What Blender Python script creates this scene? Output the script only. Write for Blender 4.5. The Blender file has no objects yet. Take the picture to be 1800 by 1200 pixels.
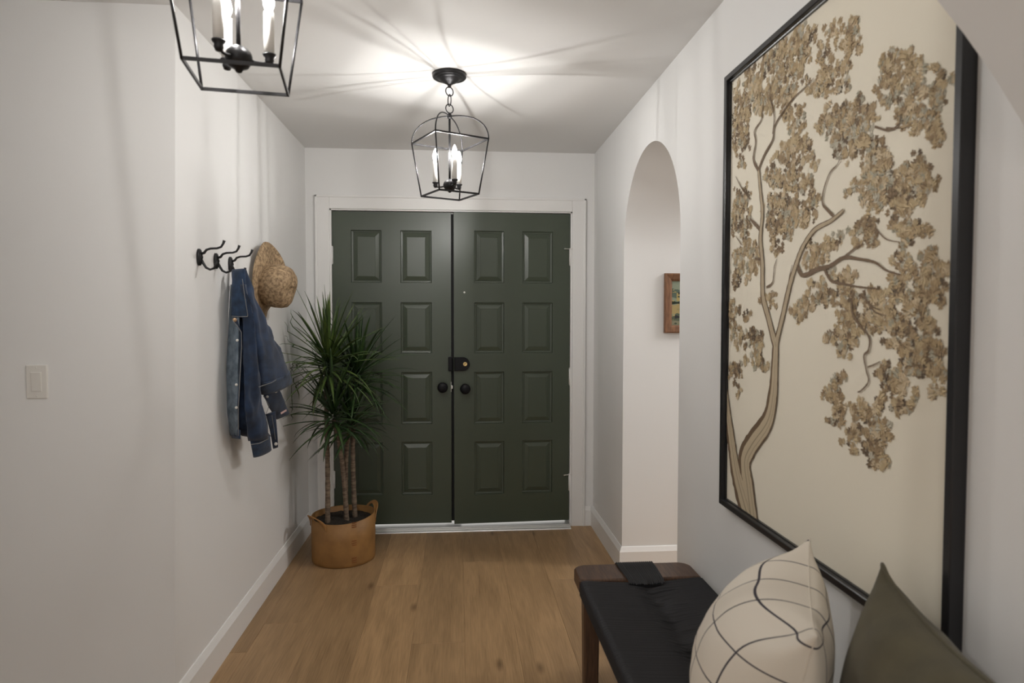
import bpy, bmesh, math, random
from mathutils import Vector, Matrix, noise as mnoise
random.seed(7)
sc = bpy.context.scene
PI = math.pi
# ------------------------------------------------------------------ camera
F, YAW, PIT, ROL, HC = 1170.0, .0811, -.038, .0007, 1.373
_cy, _sy, _cp, _sp = math.cos(YAW), math.sin(YAW), math.cos(PIT), math.sin(PIT)
FW = Vector((_sy*_cp, _cy*_cp, _sp)); _r = Vector((_cy, -_sy, 0)); _u = _r.cross(FW)
RT = _r*math.cos(ROL) + _u*math.sin(ROL); UP = _u*math.cos(ROL) - _r*math.sin(ROL)
CAM = Vector((0, 0, HC))
cd = bpy.data.cameras.new('camera'); cam = bpy.data.objects.new('camera', cd); sc.collection.objects.link(cam)
cd.sensor_width = 36; cd.lens = F/1800*36
cam.matrix_world = Matrix(((RT.x, UP.x, -FW.x, CAM.x), (RT.y, UP.y, -FW.y, CAM.y), (RT.z, UP.z, -FW.z, CAM.z), (0, 0, 0, 1)))
cd.dof.use_dof = True; cd.dof.focus_distance = 3.9; cd.dof.aperture_fstop = 4.5
cd.clip_start = .02
sc.camera = cam
# ------------------------------------------------------------------ light and exposure
sc.view_settings.view_transform = 'Standard'; sc.view_settings.look = 'None'
sc.view_settings.gamma = 1; sc.view_settings.use_curve_mapping = False
sc.view_settings.exposure = 0.33
w = bpy.data.worlds.new('world'); sc.world = w; w.use_nodes = True
w.node_tree.nodes['Background'].inputs[0].default_value = (1, .97, .93, 1)
w.node_tree.nodes['Background'].inputs[1].default_value = .58
BULB = 2150.0          # radiance of the candle bulbs in the two lanterns
def area_lamp(name, loc, rot, sx, sy, power, col):
    l = bpy.data.lights.new(name, 'AREA'); l.shape = 'RECTANGLE'; l.size = sx; l.size_y = sy; l.energy = power; l.color = col
    o = bpy.data.objects.new(name, l); sc.collection.objects.link(o); o.location = loc; o.rotation_euler = rot
    return o
# added fill light behind the camera, brightens the near side; no known fixture
area_lamp('near_fill_light', (-.5, -1.5, 2.38), (0, 0, 0), .9, .9, 25, (1, .965, .92))
# ------------------------------------------------------------------ helpers
COL = sc.collection
def pt(a, b, ax, val):
    d = FW*F + RT*(a-900) + UP*(600-b)
    return CAM + d*((val-CAM[ax])/d[ax])
class MB:
    def __init__(s): s.v = []; s.f = []; s.m = []; s.flat = set(); s.uv = None
    def face(s, idx, mi=0, smooth=True):
        s.f.append(tuple(idx)); s.m.append(mi)
        if not smooth: s.flat.add(len(s.f)-1)
    def box(s, a, b, mi=0, M=None, taper=None):
        n = len(s.v)
        for z in (a[2], b[2]):
            for x, y in ((a[0], a[1]), (b[0], a[1]), (b[0], b[1]), (a[0], b[1])):
                p = Vector((x, y, z)); s.v.append(M @ p if M else p)
        for q in ((3, 2, 1, 0), (4, 5, 6, 7), (0, 1, 5, 4), (1, 2, 6, 5), (2, 3, 7, 6), (3, 0, 4, 7)):
            s.face([n+i for i in q], mi, False)
        return s
    def rbox(s, a, b, r=.004, mi=0, M=None, seg=2):
        bm = bmesh.new(); bmesh.ops.create_cube(bm, size=1)
        for v in bm.verts: v.co = Vector([(a[i]+b[i])/2 + v.co[i]*(b[i]-a[i]) for i in range(3)])
        bmesh.ops.bevel(bm, geom=bm.edges[:], offset=r, segments=seg, affect='EDGES', profile=.5)
        n = len(s.v); bm.verts.index_update()
        for v in bm.verts: s.v.append(M @ v.co if M else v.co.copy())
        for f in bm.faces: s.face([n+v.index for v in f.verts], mi, False)
        bm.free(); return s
    def rings(s, rings, closed=True, cap=True, mi=0, smooth=True):
        n0 = len(s.v); k = len(rings[0])
        for r in rings: s.v.extend([Vector(p) for p in r])
        for i in range(len(rings)-1):
            for j in range(k if closed else k-1):
                a = n0+i*k+j; b = n0+i*k+(j+1) % k
                s.face((a, b, b+k, a+k), mi, smooth)
        if cap and closed:
            s.face([n0+j for j in reversed(range(k))], mi, False); e = n0+(len(rings)-1)*k
            s.face([e+j for j in range(k)], mi, False)
        return s
    def tube(s, path, r, n=8, mi=0, cap=True, closed=False):
        path = [Vector(p) for p in path]; R = r if isinstance(r, (list, tuple)) else [r]*len(path)
        rings = []; N = len(path); prev = None
        for i, p in enumerate(path):
            if closed: t = path[(i+1) % N]-path[i-1]
            else: t = path[min(i+1, N-1)]-path[max(i-1, 0)]
            t.normalize()
            if prev is None:
                x = t.orthogonal().normalized()
            else:
                x = (prev - t*prev.dot(t)).normalized()
            prev = x; y = t.cross(x)
            rings.append([p + (x*math.cos(2*PI*k/n)+y*math.sin(2*PI*k/n))*R[i] for k in range(n)])
        if closed: rings.append(rings[0]); cap = False
        return s.rings(rings, True, cap, mi)
    def lathe(s, prof, c=(0, 0, 0), n=32, mi=0, M=None, cap=True):
        c = Vector(c); rings = []
        for r, z in prof:
            ring = []
            for k in range(n):
                p = Vector((r*math.cos(2*PI*k/n), r*math.sin(2*PI*k/n), z))
                ring.append((M @ p if M else p)+c)
            rings.append(ring)
        return s.rings(rings, True, cap, mi)
    def build(s, name, mats, parent=None):
        me = bpy.data.meshes.new(name); me.from_pydata([tuple(v) for v in s.v], [], s.f); me.update()
        for m in (mats if isinstance(mats, (list, tuple)) else [mats]): me.materials.append(m)
        for i, p in enumerate(me.polygons): p.use_smooth = i not in s.flat; p.material_index = s.m[i]
        o = bpy.data.objects.new(name, me); COL.objects.link(o)
        if parent: put(o, parent)
        return o
def put(o, parent):
    # keep world coordinates: parents are unrotated empties or meshes at their own place
    o.parent = parent
    L = Vector((0, 0, 0)); q = parent
    M = world_of(parent)
    o.matrix_parent_inverse = M.inverted()
def world_of(o):
    M = Matrix.LocRotScale(o.location, o.rotation_euler, o.scale)
    if o.parent: M = world_of(o.parent) @ o.matrix_parent_inverse @ M
    return M
def tag(o, label=None, cat=None, group=None, kind=None):
    if label: o['label'] = label
    if cat: o['category'] = cat
    if group: o['group'] = group
    if kind: o['kind'] = kind
    return o
def thing(name, loc, label, cat, group=None):
    o = bpy.data.objects.new(name, None); COL.objects.link(o); o.location = loc; o.empty_display_size = .05
    return tag(o, label, cat, group)
# ------------------------------------------------------------------ materials
def mat(name, col, rough=.5, metal=0., var=0., vscale=8., col2=None, bump=0., bscale=60., spec=.5, emit=None, stretch=None, sheen=0., coat=0.):
    m = bpy.data.materials.new(name); m.use_nodes = True; nt = m.node_tree; b = nt.nodes['Principled BSDF']
    b.inputs['Base Color'].default_value = (*col, 1); b.inputs['Roughness'].default_value = rough; b.inputs['Metallic'].default_value = metal
    b.inputs['Specular IOR Level'].default_value = spec
    if sheen: b.inputs['Sheen Weight'].default_value = sheen
    if coat: b.inputs['Coat Weight'].default_value = coat
    if emit: b.inputs['Emission Color'].default_value = (*emit[0], 1); b.inputs['Emission Strength'].default_value = emit[1]
    def coords():
        tc = nt.nodes.new('ShaderNodeTexCoord'); mp = nt.nodes.new('ShaderNodeMapping')
        nt.links.new(tc.outputs['Object'], mp.inputs['Vector'])
        if stretch: mp.inputs['Scale'].default_value = stretch
        return mp.outputs['Vector']
    c = coords()
    if var or col2:
        n = nt.nodes.new('ShaderNodeTexNoise'); n.inputs['Scale'].default_value = vscale; n.inputs['Detail'].default_value = 6
        nt.links.new(c, n.inputs['Vector'])
        r = nt.nodes.new('ShaderNodeValToRGB'); c2 = col2 or tuple(x*(1-var) for x in col)
        r.color_ramp.elements[0].color = (*c2, 1); r.color_ramp.elements[0].position = .35
        r.color_ramp.elements[1].color = (*col, 1); r.color_ramp.elements[1].position = .65
        nt.links.new(n.outputs['Fac'], r.inputs['Fac']); nt.links.new(r.outputs['Color'], b.inputs['Base Color'])
    if bump:
        n = nt.nodes.new('ShaderNodeTexNoise'); n.inputs['Scale'].default_value = bscale; n.inputs['Detail'].default_value = 5
        nt.links.new(c, n.inputs['Vector'])
        bp = nt.nodes.new('ShaderNodeBump'); bp.inputs['Strength'].default_value = bump; bp.inputs['Distance'].default_value = .002
        nt.links.new(n.outputs['Fac'], bp.inputs['Height']); nt.links.new(bp.outputs['Normal'], b.inputs['Normal'])
    return m
M_wall = mat('wall_paint', (.79, .785, .775), .6, bump=.08, bscale=220, spec=.3)
M_ceil = mat('ceiling_paint', (.76, .752, .738), .8, bump=.1, bscale=160, spec=.2)
M_trim = mat('white_trim_paint', (.81, .80, .785), .35, bump=.04, bscale=90)
M_iron = mat('dark_bronze_iron', (.035, .034, .036), .38, .6, var=.3, vscale=40)
M_hook = mat('black_iron', (.012, .012, .013), .45, .3, bump=.1, bscale=200)
M_candle = mat('ivory_candle_sleeve', (.82, .8, .76), .45)
M_bulb = mat('glowing_bulb', (1, 1, 1), .4, emit=((1, .98, .95), BULB))
M_glow = bpy.data.materials.new('lit_bulb_glass'); M_glow.use_nodes = True
_n = M_glow.node_tree; _n.nodes.remove(_n.nodes['Principled BSDF'])
_t = _n.nodes.new('ShaderNodeBsdfTransparent'); _e = _n.nodes.new('ShaderNodeEmission'); _e.inputs[0].default_value = (1, .99, .97, 1); _e.inputs[1].default_value = 6
_a = _n.nodes.new('ShaderNodeAddShader'); _n.links.new(_t.outputs[0], _a.inputs[0]); _n.links.new(_e.outputs[0], _a.inputs[1]); _n.links.new(_a.outputs[0], _n.nodes['Material Output'].inputs[0])

M_black = mat('black_lacquer', (.012, .012, .014), .3)
M_knob = mat('black_knob', (.006, .006, .008), .45, spec=.22)
M_brass = mat('brass', (.75, .55, .25), .3, 1)
M_alu = mat('aluminium_sill', (.75, .75, .74), .38, .7, bump=.1, bscale=120, stretch=(1, 8, 8))
M_steel = mat('steel', (.7, .69, .66), .3, 1)
M_gap_shade = mat('dark_gap_shade', (.015, .015, .015), .7)  # near-black colour standing in for the darkness in the door gap
M_walnut = mat('walnut_wood', (.115, .058, .032), .42, col2=(.055, .028, .016), vscale=10, stretch=(14, 1.2, 14), bump=.05, bscale=40)
M_walnut_leg = mat('walnut_leg_wood', (.105, .056, .032), .42, col2=(.055, .028, .016), vscale=10, stretch=(14, 14, 1.2), bump=.05, bscale=40)
M_cord = mat('black_cord', (.021, .021, .024), .62, bump=.25, bscale=500, spec=.4)
M_soil = mat('soil', (.030, .022, .014), .95, var=.7, vscale=90, bump=.8, bscale=120)
M_pot = mat('tan_leather_paper', (.30, .150, .044), .55, var=.22, vscale=14, bump=.15, bscale=150)
M_strap = mat('tan_strap', (.34, .165, .048), .5, var=.2, vscale=30, bump=.1, bscale=150)
M_stitch = mat('rust_stitch', (.20, .065, .015), .7)
M_cane = mat('dracaena_cane', (.21, .155, .105), .8, col2=(.075, .05, .035), vscale=26, stretch=(1, 1, 4), bump=.5, bscale=90)
M_leafA = mat('dracaena_leaf', (.105, .155, .035), .38, col2=(.028, .065, .014), vscale=9)
M_leafB = mat('dracaena_leaf_dark', (.040, .082, .020), .4, col2=(.014, .036, .010), vscale=9)
M_straw = mat('straw', (.44, .31, .18), .75, col2=(.17, .11, .06), vscale=75, bump=.9, bscale=140, stretch=(1, 1, 1))
M_denim = mat('denim', (.012, .031, .076), .85, col2=(.005, .013, .034), vscale=22, bump=.25, bscale=700, sheen=.15)
M_denim2 = mat('denim_worn', (.021, .048, .105), .85, col2=(.010, .023, .05), vscale=30, bump=.25, bscale=700, sheen=.15)
M_denim_in = mat('denim_reverse', (.19, .235, .28), .9, col2=(.085, .115, .15), vscale=30, bump=.25, bscale=700)
M_thread = mat('pale_thread', (.20, .20, .20), .8)
M_button = mat('pearl_snap', (.72, .70, .66), .3)
M_button2 = mat('copper_button', (.50, .33, .20), .35, .6)
M_olive = mat('olive_linen', (.094, .080, .044), .9, var=.25, vscale=14, bump=.3, bscale=500, sheen=.1)
M_plastic = mat('white_plastic', (.74, .72, .68), .35)
M_oak_frame = mat('brown_wood_frame', (.23, .105, .045), .5, col2=(.13, .055, .022), vscale=12, stretch=(8, 8, 1.5))
# door paint: dark green brushed gloss
def door_mat():
    m = mat('green_door_paint', (.058, .073, .050), .33, spec=.5)
    nt = m.node_tree; b = nt.nodes['Principled BSDF']
    tc = nt.nodes.new('ShaderNodeTexCoord'); mp = nt.nodes.new('ShaderNodeMapping'); mp.inputs['Scale'].default_value = (3, 3, 90)
    nt.links.new(tc.outputs['Object'], mp.inputs['Vector'])
    n = nt.nodes.new('ShaderNodeTexNoise'); n.inputs['Scale'].default_value = 4; n.inputs['Detail'].default_value = 4
    nt.links.new(mp.outputs['Vector'], n.inputs['Vector'])
    bp = nt.nodes.new('ShaderNodeBump'); bp.inputs['Strength'].default_value = .16; bp.inputs['Distance'].default_value = .001
    nt.links.new(n.outputs['Fac'], bp.inputs['Height']); nt.links.new(bp.outputs['Normal'], b.inputs['Normal'])
    return m
M_door = door_mat()
def floor_mat():
    m = bpy.data.materials.new('oak_planks'); m.use_nodes = True; nt = m.node_tree; N = nt.nodes; L = nt.links; b = N['Principled BSDF']
    uv = N.new('ShaderNodeUVMap'); uv.uv_map = 'UVMap'
    def nz(sx, sy, scale, det, dist=0):
        mp = N.new('ShaderNodeMapping'); mp.inputs['Scale'].default_value = (sx, sy, 1); L.new(uv.outputs[0], mp.inputs[0])
        n = N.new('ShaderNodeTexNoise'); n.inputs['Scale'].default_value = scale; n.inputs['Detail'].default_value = det; n.inputs['Distortion'].default_value = dist
        L.new(mp.outputs[0], n.inputs['Vector']); return n.outputs['Fac']
    g1 = nz(1.0, 9, 2.2, 5, .6); g2 = nz(2.5, 70, 3, 4, .2)
    r = N.new('ShaderNodeValToRGB'); e = r.color_ramp.elements
    e[0].position = .3; e[0].color = (.255, .157, .076, 1); e[1].position = .7; e[1].color = (.47, .300, .155, 1)
    mx = N.new('ShaderNodeMath'); mx.operation = 'MULTIPLY_ADD'; L.new(g2, mx.inputs[0]); mx.inputs[1].default_value = .58
    mm = N.new('ShaderNodeMath'); mm.operation = 'MULTIPLY'; L.new(g1, mm.inputs[0]); mm.inputs[1].default_value = .55
    L.new(mm.outputs[0], mx.inputs[2]); L.new(mx.outputs[0], r.inputs['Fac'])
    at = N.new('ShaderNodeAttribute'); at.attribute_name = 'tint'
    mul = N.new('ShaderNodeMix'); mul.data_type = 'RGBA'; mul.blend_type = 'MULTIPLY'; mul.inputs[0].default_value = 1
    L.new(r.outputs[0], mul.inputs[6]); L.new(at.outputs['Color'], mul.inputs[7])
    # knots
    mp = N.new('ShaderNodeMapping'); mp.inputs['Scale'].default_value = (1.5, 4.2, 1); L.new(uv.outputs[0], mp.inputs[0])
    v = N.new('ShaderNodeTexVoronoi'); v.voronoi_dimensions = '2D'; v.inputs['Scale'].default_value = .5; L.new(mp.outputs[0], v.inputs['Vector'])
    kr = N.new('ShaderNodeValToRGB'); ke = kr.color_ramp.elements
    ke[0].position = .008; ke[0].color = (.32, .28, .25, 1); ke[1].position = .045; ke[1].color = (1, 1, 1, 1); L.new(v.outputs['Distance'], kr.inputs['Fac'])
    mu2 = N.new('ShaderNodeMix'); mu2.data_type = 'RGBA'; mu2.blend_type = 'MULTIPLY'; mu2.inputs[0].default_value = .75
    L.new(mul.outputs[2], mu2.inputs[6]); L.new(kr.outputs[0], mu2.inputs[7]); L.new(mu2.outputs[2], b.inputs['Base Color'])
    b.inputs['Roughness'].default_value = .42; b.inputs['Specular IOR Level'].default_value = .4
    bp = N.new('ShaderNodeBump'); bp.inputs['Strength'].default_value = .12; bp.inputs['Distance'].default_value = .0015
    L.new(g2, bp.inputs['Height']); L.new(bp.outputs[0], b.inputs['Normal'])
    return m
M_floor = floor_mat()
def attr_mat(name, rough, bump=.1, bscale=400, spec=.3):
    m = mat(name, (1, 1, 1), rough, bump=bump, bscale=bscale, spec=spec)
    nt = m.node_tree; a = nt.nodes.new('ShaderNodeAttribute'); a.attribute_name = 'ink'
    nt.links.new(a.outputs['Color'], nt.nodes['Principled BSDF'].inputs['Base Color']); return m
def pillow_mat():
    m = mat('cream_windowpane_cloth', (.72, .66, .57), .9, bump=.25, bscale=450, spec=.2)
    nt = m.node_tree; N = nt.nodes; L = nt.links; b = N['Principled BSDF']
    uv = N.new('ShaderNodeUVMap'); uv.uv_map = 'UVMap'
    nz = N.new('ShaderNodeTexNoise'); nz.inputs['Scale'].default_value = 3.5; L.new(uv.outputs[0], nz.inputs['Vector'])
    mixv = N.new('ShaderNodeMix'); mixv.data_type = 'VECTOR'; mixv.inputs[0].default_value = .010
    L.new(uv.outputs[0], mixv.inputs[4]); L.new(nz.outputs['Color'], mixv.inputs[5])
    sp = N.new('ShaderNodeSeparateXYZ'); L.new(mixv.outputs[1], sp.inputs[0])
    outs = []
    for k, (n, off) in enumerate(((4.6, .42), (4.6, .18))):
        a = N.new('ShaderNodeMath'); a.operation = 'MULTIPLY_ADD'; a.inputs[1].default_value = n; a.inputs[2].default_value = off; L.new(sp.outputs[k], a.inputs[0])
        f = N.new('ShaderNodeMath'); f.operation = 'FRACT'; L.new(a.outputs[0], f.inputs[0])
        c = N.new('ShaderNodeMath'); c.operation = 'COMPARE'; c.inputs[1].default_value = .5; c.inputs[2].default_value = .019; L.new(f.outputs[0], c.inputs[0])
        outs.append(c.outputs[0])
    mxm = N.new('ShaderNodeMath'); mxm.operation = 'MAXIMUM'; L.new(outs[0], mxm.inputs[0]); L.new(outs[1], mxm.inputs[1])
    mx = N.new('ShaderNodeMix'); mx.data_type = 'RGBA'; L.new(mxm.outputs[0], mx.inputs[0])
    mx.inputs[6].default_value = (.72, .66, .57, 1); mx.inputs[7].default_value = (.065, .06, .07, 1)
    L.new(mx.outputs[2], b.inputs['Base Color']); return m
M_cream = pillow_mat()
# ------------------------------------------------------------------ room shell
XL, XR, D, CH = -.948, .882, 4.278, 2.42
XW, YB = -2.7, -3.0           # far left of the side area, behind the camera
def cy_(z): return 2.265+.044*z   # the left corner leans slightly
# floor: planks in one mesh
PW, PX0 = .222, .025
fm = MB(); tints = []; uvs = []
joint = {-2: 3.39, -1: 2.765, -5: 2.75, 2: 3.40, -3: 1.9, -4: 3.0, 0: 1.6, 1: 2.2, 3: 2.6}
for k in range(-13, 16):
    x0, x1 = PX0+k*PW, PX0+(k+1)*PW
    y = joint.get(k, random.uniform(2, 4)); ys = [y]
    while ys[-1] < 4.65: ys.append(ys[-1]+random.uniform(1.7, 2.1))
    while ys[0] > YB: ys.insert(0, ys[0]-random.uniform(1.7, 2.1))
    for a, b in zip(ys, ys[1:]):
        a, b = max(a, YB), min(b, 4.65)
        if b-a < .02: continue
        t = random.uniform(.76, 1.14)
        if k == -3: t = .80 if a > 1 else .9
        if k == -1 and a > 2.5: t = .86
        if k == 2 and a > 3: t = .86
        off = random.uniform(0, 50); g = .0017; d = .0015; n = len(fm.v)
        for z, i in ((0, g), (-d, 0)):
            for px, py in ((x0+i, a+i), (x1-i, a+i), (x1-i, b-i), (x0+i, b-i)): fm.v.append(Vector((px, py, z)))
        fl = [(0, 1, 2, 3)]+[(j, 4+j, 4+(j+1) % 4, (j+1) % 4) for j in range(4)]
        for q in fl:
            fm.face([n+i for i in q], 0, False); tints.append(t)
            uvs.append([(fm.v[n+i].y+off, fm.v[n+i].x-x0+off*.37) for i in q])
fl = fm.build('floor', M_floor); tag(fl, kind='structure')
me = fl.data
me.uv_layers.new(name='UVMap'); me.color_attributes.new('tint', 'FLOAT_COLOR', 'CORNER')
flat_uv = [c for u in uvs for q in u for c in q]
flat_t = [c for t, u in zip(tints, uvs) for q in u for c in (t, t*.99, t*.975, 1)]
me.uv_layers['UVMap'].data.foreach_set('uv', flat_uv); me.color_attributes['tint'].data.foreach_set('color', flat_t)
def struct(name, mb, m): return tag(mb.build(name, m), kind='structure')
struct('ceiling', MB().box((XW-.1, YB, CH), (3.6, 4.7, CH+.1)), M_ceil)
# back wall around the double door
DX0, DX1, DZ = -.800, .737, 2.044
wb = MB(); wb.box((XL-.1, D, 0), (DX0, D+.14, CH)); wb.box((DX1, D, 0), (XR+.1, D+.14, CH)); wb.box((DX0, D, DZ), (DX1, D+.14, CH))
struct('wall_back', wb, M_wall)
# left wall of the hall and the wall with the switch
def prism(mb, poly_b, poly_t):
    n = len(mb.v); k = len(poly_b)
    for p in poly_b: mb.v.append(Vector(p))
    for p in poly_t: mb.v.append(Vector(p))
    mb.face([n+i for i in reversed(range(k))], 0, False); mb.face([n+k+i for i in range(k)], 0, False)
    for i in range(k):
        j = (i+1) % k; mb.face((n+i, n+j, n+k+j, n+k+i), 0, False)
wl = MB(); P = lambda z: [(XL-.1, cy_(z)+.06, z), (XL, cy_(z)+.06, z), (XL, D, z), (XL-.1, D, z)]
prism(wl, P(0), P(CH)); struct('wall_left', wl, M_wall)
wf = MB(); P = lambda z: [(XW, cy_(z), z), (XL, cy_(z), z), (XL, cy_(z)+.06, z), (XW, cy_(z)+.06, z)]
prism(wf, P(0), P(CH)); struct('wall_front', wf, M_wall)
struct('wall_side', MB().box((XW-.1, YB, 0), (XW, 2.5, CH)), M_wall)
# right wall with the round-headed opening and its vaulted passage
AY, AR, AZ, PD = 3.047, .452, 1.712, 1.75
arc = [(AY-AR*math.cos(t), AZ+(AR+.004)*math.sin(t)) for t in [PI*i/40 for i in range(41)]]
wr = MB()
outl = [(YB, 0), (AY-AR, 0)]+arc+[(AY+AR, 0), (D, 0), (D, CH), (YB, CH)]
for y, z in outl: wr.v.append(Vector((XR, y, z)))
# split the face in three so that no polygon is strongly concave
n = len(outl); ia = 2; ib = 2+40; mid = 2+20
top = len(wr.v); wr.v += [Vector((XR, AY, CH))]
wr.face([0, 1]+list(range(ia, mid+1))+[top, n-1], 0, False)
wr.face([top]+list(range(mid, ib+1))+[n-4, n-3, n-2], 0, False)
st = [(AY-AR, 0)]+arc+[(AY+AR, 0)]
b0 = len(wr.v)
for X in (XR, PD):
    for y, z in st: wr.v.append(Vector((X, y, z)))
k = len(st)
for i in range(k-1): wr.face((b0+i, b0+k+i, b0+k+i+1, b0+i+1), 0, True)
o = struct('wall_right', wr, M_wall)
# the unseen room that the vaulted passage leads to
wp = MB(); rx0, rx1, ry0, ry1 = PD, 3.5, 1.3, 4.6
n = len(wp.v)
for z in (0, CH):
    for x, y in ((rx0, ry0), (rx1, ry0), (rx1, ry1), (rx0, ry1)): wp.v.append(Vector((x, y, z)))
for a, b in ((0, 1), (1, 2), (2, 3)): wp.face((a, b, b+4, a+4), 0, False)
for y0, y1 in ((ry0, AY-AR), (AY+AR, ry1)):
    q = len(wp.v); wp.v += [Vector((rx0, y0, 0)), Vector((rx0, y1, 0)), Vector((rx0, y1, CH)), Vector((rx0, y0, CH))]; wp.face((q, q+1, q+2, q+3), 0, False)
q = len(wp.v); wp.v += [Vector((rx0, y, z)) for y, z in arc]+[Vector((rx0, y, CH)) for y, z in arc]
for i in range(40): wp.face((q+i, q+i+1, q+42+i, q+41+i), 0, False)
struct('wall_passage', wp, M_wall)
area_lamp('passage_fill_light', (2.5, 3.0, 2.38), (0, 0, 0), .5, .5, 30, (1, .98, .96))  # fill light added in the unseen room to brighten the passage wall
# the arched wall between the hall and the room of the camera
HC_X, HC_Z, HR, HY0, HY1 = -.146, 1.022, 1.175, .70, .94
wh = MB(); pts = []
xs = [XR-(XR-HC_X+HR)*i/48 for i in range(49)]
for x in xs: pts.append((x, HC_Z+math.sqrt(max(0, HR*HR-(x-HC_X)**2))))
pts += [(HC_X-HR, 0), (XW, 0), (XW, CH)]
ring0 = [Vector((x, HY0, z)) for x, z in pts]; ring1 = [Vector((x, HY1, z)) for x, z in pts]
n = len(pts)
for R in (ring0, ring1): wh.v.extend(R)
for i in range(n-1):
    wh.face((i, i+1, n+i+1, n+i), 0, i < 48)
c0 = len(wh.v)
for R in (0, 1):        # faces as strips up to the ceiling
    base = len(wh.v)
    for x, z in pts[:49]: wh.v.append(Vector((x, HY0 if R == 0 else HY1, z)))
    for x, z in pts[:49]: wh.v.append(Vector((x, HY0 if R == 0 else HY1, CH)))
    for i in range(48): wh.face((base+i, base+i+1, base+49+i+1, base+49+i), 0, False)
    q = len(wh.v); Y = HY0 if R == 0 else HY1
    wh.v += [Vector((HC_X-HR, Y, 0)), Vector((XW, Y, 0)), Vector((XW, Y, CH)), Vector((HC_X-HR, Y, CH))]
    wh.face((q, q+1, q+2, q+3), 0, False)
struct('wall_near', wh, M_wall)
# baseboards: profile swept along a path with mitred corners; room lies on the left of the path
def baseboard(name, path, h=.128, th=.016):
    prof = [(0, 0), (th, 0), (th, h-.026), (th-.002, h-.022), (.006, h-.003), (.004, h), (0, h)]
    P_ = [Vector((x, y, 0)) for x, y in path]; rings = []
    for i, p in enumerate(P_):
        d0 = (P_[i]-P_[i-1]).normalized() if i else None; d1 = (P_[i+1]-P_[i]).normalized() if i < len(P_)-1 else None
        n0 = Vector((-d0.y, d0.x, 0)) if d0 else None; n1 = Vector((-d1.y, d1.x, 0)) if d1 else None
        if n0 and n1: nn = (n0+n1); nn = nn/(nn.dot(n0))
        else: nn = n0 or n1
        rings.append([p+nn*o+Vector((0, 0, z)) for o, z in prof])
    mb = MB(); mb.rings(rings, True, True, 0, False); return struct(name, mb, M_trim)
CASX0, CASX1, CASZ = -.884, .820, 2.124
baseboard('baseboard_left', [(XW, cy_(0)), (XL, cy_(0)), (XL, D)][::-1])
baseboard('baseboard_back', [(CASX0, D), (XL+.016, D)])
baseboard('baseboard_back.001', [(XR-.016, D), (CASX1, D)])
baseboard('baseboard_right', [(PD, AY+AR), (XR, AY+AR), (XR, D)])
baseboard('baseboard_near', [(XR, YB), (XR, AY-AR), (PD, AY-AR)])
# casing and jamb
tr = MB(); yf = D-.017
for x0, x1 in ((CASX0, DX0), (DX1, CASX1)): tr.rbox((x0, yf, 0), (x1, D, CASZ), .003)
tr.rbox((DX0, yf, DZ), (DX1, D, CASZ), .003)
for x0, x1 in ((CASX0-.004, CASX0+.010), (CASX1-.010, CASX1+.004)): tr.rbox((x0, yf-.006, 0), (x1, D, CASZ+.004), .003)
tr.rbox((CASX0-.004, yf-.006, CASZ-.010), (CASX1+.004, D, CASZ+.004), .003)
struct('trim_1', tr, M_trim)
jb = MB(); jy0, jy1 = D-.004, D+.13
jb.box((DX0, jy0, .0), (DX0+.010, jy1, DZ)); jb.box((DX1-.010, jy0, 0), (DX1, jy1, DZ)); jb.box((DX0, jy0, DZ-.008), (DX1, jy1, DZ))
jb.box((DX0, D+.062, 0), (DX0+.03, D+.08, DZ)); jb.box((DX1-.03, D+.062, 0), (DX1, D+.08, DZ)); jb.box((DX0, D+.062, DZ-.03), (DX1, D+.08, DZ))
struct('trim_2', jb, M_trim)
# threshold
th = MB(); th.rings([[(x, D-.075, 0), (x, D-.07, .006), (x, D-.02, .016), (x, D+.10, .020), (x, D+.10, 0)] for x in (DX0+.011, DX1-.011)], True, True, 0, False)
for y in (D-.055, D-.04, D-.025): th.rbox((DX0+.012, y, .006), (DX1-.012, y+.004, .013 if y < D-.05 else .018), .001)
tag(th.build('trim_3', M_alu), kind='structure')
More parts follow.
